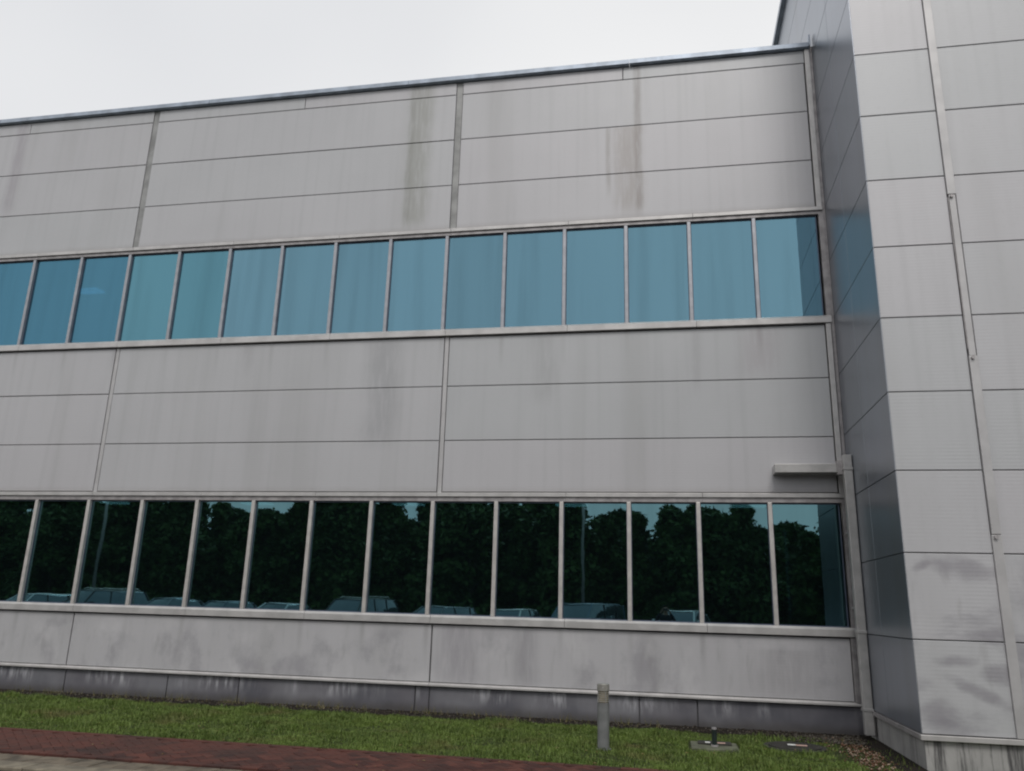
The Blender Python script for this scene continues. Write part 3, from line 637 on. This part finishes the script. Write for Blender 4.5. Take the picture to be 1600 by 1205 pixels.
# cars
M_tyre = simple('tyre_rubber', (.015, .015, .015), .8); M_rim = simple('wheel_rim', (.4, .4, .4), .3, .8)
M_carglass = NT('car_glass').bsdf((.16, .20, .23), .05, .7, spec=.9); M_hl = simple('headlight', (.7, .72, .75), .1, .2); M_plastic = simple('car_trim', (.02, .02, .022), .5); M_plate = simple('plate_blue', (.05, .12, .35), .5)
def car(kind, color, x, y, rz, label, metal=.4):
    r0 = empty('parked_car', (x, y, .11), rz); tag(r0, label, 'car', 'cars parked behind the viewer')
    paint = NT('car_paint_' + kind).bsdf(color, .25, metal, spec=.6, Coat_Weight=.6)
    Lh, W, belt, H = {'sedan': (2.3, .90, .93, 1.46), 'hatch': (2.1, .88, .98, 1.52), 'suv': (2.35, .95, 1.08, 1.74), 'van': (2.3, .88, 1.02, 1.72)}[kind]
    hood = {'sedan': 1.15, 'hatch': 1.05, 'suv': 1.2, 'van': .75}[kind]
    # body loft, front is +x
    if kind == 'sedan': st = [(-Lh, .62, .80), (-Lh + .06, .93, .86), (-1.45, .98, W), (-1.0, belt, W), (.95, belt, W), (1.2, belt - .02, W), (1.85, .84, W - .02), (Lh - .08, .70, .82), (Lh, .56, .72)]
    elif kind == 'van': st = [(-Lh, .9, .84), (-Lh + .05, belt, .87), (-1.2, belt, W), (1.2, belt, W), (1.6, belt - .05, W), (2.0, .88, W - .02), (Lh - .05, .75, .84), (Lh, .6, .76)]
    else: st = [(-Lh, .8, .82), (-Lh + .05, belt, .87), (-1.4, belt, W), (.9, belt, W), (1.15, belt, W), (1.8, belt - .12, W - .01), (Lh - .1, belt - .28, .86), (Lh, .58, .74)]
    s = MB(); rings = []
    for (cx, zt, hw) in st:
        half = [(hw * .90, .24), (hw, .40), (hw, zt * .72), (hw * .965, zt - .05), (hw * .86, zt), (hw * .4, zt + .02)]
        rings.append([(cx, a, z) for a, z in half] + [(cx, -a, z) for a, z in reversed(half)])
    nn = 12; vs = [p for r_ in rings for p in r_]
    fs = [(i * nn + k, i * nn + (k + 1) % nn, (i + 1) * nn + (k + 1) % nn, (i + 1) * nn + k) for i in range(len(st) - 1) for k in range(nn)] + [tuple(range(nn))[::-1], tuple(range((len(st) - 1) * nn, len(st) * nn))]
    s.add(vs, fs).build('body', paint, r0, bevel=.03, smooth=True)
    # greenhouse
    fb, ft = {'sedan': (1.10, .42), 'hatch': (1.15, .45), 'suv': (1.12, .55), 'van': (1.55, .85)}[kind]; rb, rt = {'sedan': (-1.55, -.95), 'hatch': (-1.98, -1.55), 'suv': (-2.2, -1.85), 'van': (-2.24, -2.1)}[kind]
    wb, wt = W - .06, W - (.24 if kind != 'van' else .12)
    bt = [(fb, wb - .05, belt), (fb - .25, wb, belt), (rb + .2, wb, belt), (rb, wb - .07, belt)]; tp = [(ft, wt - .06, H - .04), (ft - .2, wt, H - .035), (rt + .2, wt, H - .035), (rt, wt - .06, H - .06)]
    ring = lambda q: q + [(a, -b_, c) for a, b_, c in reversed(q)]
    g = MB(); g.add(ring(bt) + ring(tp), [(i, (i + 1) % 8, 8 + (i + 1) % 8, 8 + i) for i in range(8)] + [tuple(range(7, -1, -1)), tuple(range(8, 16))]); g.build('window_glass', M_carglass, r0, bevel=.05, smooth=True)
    ro = MB(); t2 = [(ft + .05, wt - .05, H - .045), (ft - .18, wt + .015, H - .045), (rt + .2, wt + .015, H - .045), (rt - .05, wt - .05, H - .07)]; t3 = [(ft - .12, wt - .16, H), (ft - .25, wt - .12, H + .005), (rt + .25, wt - .12, H), (rt + .08, wt - .16, H - .02)]
    ro.add(ring(t2) + ring(t3), [(i, (i + 1) % 8, 8 + (i + 1) % 8, 8 + i) for i in range(8)] + [tuple(range(7, -1, -1)), tuple(range(8, 16))]); ro.build('roof', paint, r0, smooth=True, bevel=.03)
    for sy in (1, -1):
        for i, rr in ((0, .035), (3, .045)):
            a, b_ = bt[i], tp[i]; MB().tube([(a[0], a[1] * sy, a[2] - .02), (b_[0], b_[1] * sy, b_[2])], rr, 6).build('pillar', paint, r0)
        for fx_ in (-.15, -1.15 if kind != 'sedan' else -1.0): MB().tube([(fx_, (wb + .005) * sy, belt - .02), (fx_ - .03, (wt + .005) * sy, H - .05)], .03, 6).build('pillar', M_plastic, r0)
        MB().box(.78, .95, min((wb + .03) * sy, (wb + .22) * sy), max((wb + .03) * sy, (wb + .22) * sy), belt + .0, belt + .15).build('mirror', paint, r0, bevel=.03)
        MB().box(Lh - .22, Lh - .03, min(.45 * sy, .74 * sy), max(.45 * sy, .74 * sy), .60, .74).build('headlight', M_hl, r0, bevel=.02)
        if kind == 'suv': MB().tube([(ft - .3, (wt - .08) * sy, H), (ft - .4, (wt - .08) * sy, H + .06), (rt + .4, (wt - .08) * sy, H + .06), (rt + .3, (wt - .08) * sy, H)], .018, 6).build('roof_rail', M_trim, r0)
        for fx_ in (1.38, -1.38):
            w0 = empty('wheel', (fx_, (W - .10) * sy, .33), parent=r0); MB().cyl((0, -.11, 0), .33, .22, 24, axis='y').build('tyre', M_tyre, w0, bevel=.02)
            MB().cyl((0, -.118, 0), .21, .236, 16, axis='y').build('rim', M_rim, w0, bevel=.01)
    MB().box(Lh - .03, Lh + .015, -.40, .40, .42, .56).build('grille', M_plastic, r0); MB().box(Lh + .016, Lh + .026, -.22, .22, .44, .54).build('number_plate', M_plate, r0)
    return r0
nose = R(90)
for kind, col, x, y, dr, lab, mt in (
    ('hatch', (.75, .76, .77), -30.6, -20.2, -6, 'pale hatchback mirrored at the far left of the lower windows', .3),
    ('suv', (.02, .025, .03), -27.2, -20.0, 5, 'dark tall off-roader mirrored third from the left end of the row', .2),
    ('sedan', (.22, .25, .29), -23.5, -20.0, -4, 'dark grey saloon mirrored beside the tall black off-roader', .6),
    ('sedan', (.10, .14, .20), -21.0, -20.2, 3, 'dark blue saloon mirrored between the grey saloon and the silver one', .5),
    ('sedan', (.75, .76, .78), -18.2, -20.0, -20, 'silver saloon mirrored left of the black estate with roof rails', .6),
    ('suv', (.015, .017, .02), -14.8, -19.8, -14, 'large black off-roader with roof rails mirrored in the lower windows', .2),
    ('hatch', (.14, .16, .18), -11.3, -20.2, 2, 'small dark hatchback mirrored right of the large black off-roader', .4),
    ('sedan', (.75, .75, .74), -8.2, -20.3, -16, 'white saloon mirrored left of the boxy dark van', .1),
    ('van', (.12, .18, .25), -5.2, -20.0, 0, 'boxy dark blue van mirrored below the lamp post', .3),
    ('hatch', (.72, .73, .73), -1.25, -23.5, -8, 'white hatchback mirrored just right of the person with the phone', .1)):
    car(kind, col, x, y, nose + R(dr * .4 + 20), lab, mt)

# ------------------------------------------------------------------ the person taking the picture, mirrored in the window
def skin_mesh(verts, edges, rad, sub=2):
    me = bpy.data.meshes.new('skin'); me.from_pydata(verts, edges, []); o = bpy.data.objects.new('skin', me); COL.objects.link(o)
    sm = o.modifiers.new('s', 'SKIN'); sm.use_smooth_shade = True; o.modifiers.new('u', 'SUBSURF').levels = sub
    for i, d in enumerate(me.skin_vertices[0].data): d.radius = (rad[i] if isinstance(rad[i], tuple) else (rad[i], rad[i])); d.use_root = (i == 0)
    dg = bpy.context.evaluated_depsgraph_get(); dg.update(); e = o.evaluated_get(dg); r_ = bpy.data.meshes.new_from_object(e); V = [v.co[:] for v in r_.vertices]; F = [tuple(p.vertices) for p in r_.polygons]
    bpy.data.objects.remove(o); bpy.data.meshes.remove(me); bpy.data.meshes.remove(r_); return V, F
pers = empty('person', (-1.99, -13.61, 0)); tag(pers, 'person in dark clothes holding up a phone with both hands, mirrored in a lower window', 'person')
M_skin = simple('skin', (.42, .25, .18), .55, 0, 8, .08); M_shirt = simple('dark_shirt', (.03, .032, .04), .85, 0, 12, .2); M_trou = simple('dark_trousers', (.02, .022, .03), .85, 0, 12, .2); M_hair = simple('black_hair', (.01, .009, .008), .6, 0, 30, .3)
T = [(0, 0, .95), (0, -.01, 1.12), (0, -.01, 1.30), (0, -.01, 1.43), (0, 0, 1.51), (0, .02, 1.58), (0, .03, 1.66), (0, .02, 1.735)]
TR = [(.150, .11), (.135, .10), (.155, .115), (.13, .09), (.055, .058), (.066, .075), (.078, .095), (.068, .082)]
vs = list(T); ra = list(TR); ed = [(i, i + 1) for i in range(7)]
def add(p, r_, par): vs.append(p); ra.append(r_); ed.append((par, len(vs) - 1)); return len(vs) - 1
for sx in (1, -1):
    a = add((.18 * sx, -.01, 1.43), .062, 3); a = add((.245 * sx, .10, 1.35), .048, a); a = add((.275 * sx, .19, 1.325), .042, a); a = add((.20 * sx, .25, 1.45), .036, a); a = add((.118 * sx, .325, 1.585), .024, a)
    a = add((.100 * sx, .355, 1.63), .026, a)
    h = add((.10 * sx, 0, .86), .088, 0); h = add((.105 * sx, .01, .50), .056, h); h = add((.11 * sx, -.02, .10), .040, h); h = add((.115 * sx, .10, .04), .034, h)
V, F = skin_mesh(vs, ed, ra)
bodymb = MB().add(V, F)
for sx in (1, -1):      # five fingers a side, curled round the ends of the phone
    for k in range(4):
        z = 1.640 + k * .017; ln = (.9, 1.05, 1.0, .8)[k]
        Vf, Ff = skin_mesh([(.104 * sx, .350, z - .004), (.098 * sx, .378, z), (.088 * sx, .397 - .004, z + .002), (.082 * sx - .02 * sx * (ln - .6), .396, z + .002)], [(0, 1), (1, 2), (2, 3)], [.009, .0085, .008, .0065], 1); bodymb.add(Vf, Ff)
    Vf, Ff = skin_mesh([(.104 * sx, .335, 1.610), (.088 * sx, .350, 1.622), (.070 * sx, .366, 1.640)], [(0, 1), (1, 2)], [.012, .010, .008], 1); bodymb.add(Vf, Ff)
bodymb.add(*skin_mesh([(0, .105, 1.69), (0, .132, 1.655), (0, .118, 1.645)], [(0, 1), (1, 2)], [.008, .013, .010], 1))
for sx in (1, -1): bodymb.add(*skin_mesh([(.080 * sx, .02, 1.69), (.090 * sx, .012, 1.665), (.080 * sx, .022, 1.635)], [(0, 1), (1, 2)], [.010, .012, .008], 1))
bodymb.build('body', M_skin, pers, smooth=True)
M_lip = simple('lips', (.35, .13, .11), .5); M_eye = simple('eye', (.05, .04, .035), .2)
MB().add(*skin_mesh([(-.022, .113, 1.612), (0, .119, 1.612), (.022, .113, 1.612)], [(0, 1), (1, 2)], [.004, .006, .004], 1)).build('mouth', M_lip, pers, smooth=True)
for sx in (1, -1): MB().add(*skin_mesh([(.026 * sx, .112, 1.685), (.038 * sx, .108, 1.685)], [(0, 1)], [.008, .007], 1)).build('eye', M_eye, pers, smooth=True)
MB().add(*skin_mesh([(0, -.05, 1.66), (0, -.045, 1.72), (0, -.005, 1.775), (0, .05, 1.765), (.05, 0, 1.745), (-.05, 0, 1.745)], [(0, 1), (1, 2), (2, 3), (2, 4), (2, 5)], [(.070, .05), (.080, .06), (.078, .06), (.060, .035), .05, .05])).build('hair', M_hair, pers, smooth=True)
sv = T[:4]; sr = [(.165, .125), (.150, .115), (.170, .13), (.148, .105)]; vs = list(sv); ra = list(sr); ed = [(0, 1), (1, 2), (2, 3)]
add((0, -.002, 1.485), (.075, .075), 3)
for sx in (1, -1):
    a = add((.18 * sx, -.01, 1.432), .078, 3); a = add((.245 * sx, .10, 1.352), .062, a); a = add((.275 * sx, .19, 1.325), .055, a); a = add((.20 * sx, .25, 1.45), .047, a); a = add((.135 * sx, .308, 1.552), .037, a)
MB().add(*skin_mesh(vs, ed, ra)).build('shirt', M_shirt, pers, smooth=True)
vs = [(0, 0, .98)]; ra = [(.172, .13)]; ed = []
for sx in (1, -1):
    h = add((.10 * sx, 0, .86), .104, 0); h = add((.105 * sx, .01, .50), .073, h); h = add((.11 * sx, -.02, .09), .060, h)
MB().add(*skin_mesh(vs, ed, ra)).build('trousers', M_trou, pers, smooth=True)
for sx in (1, -1): MB().add(*skin_mesh([(.112 * sx, -.05, .05), (.114 * sx, .06, .045), (.118 * sx, .17, .035)], [(0, 1), (1, 2)], [.042, .045, .036])).build('shoe', M_black, pers, smooth=True)
ph = MB().box(-.078, .078, -.012, -.004, -.038, .038).build('phone', M_black, None, bevel=.004)
mt = Matrix((right, fwd, up)).transposed().to_4x4(); mt.translation = CAM + right * -.02 - up * .005 - fwd * .004; ph.matrix_world = mt
tag(ph, 'black phone held up landscape in front of the face', 'phone')
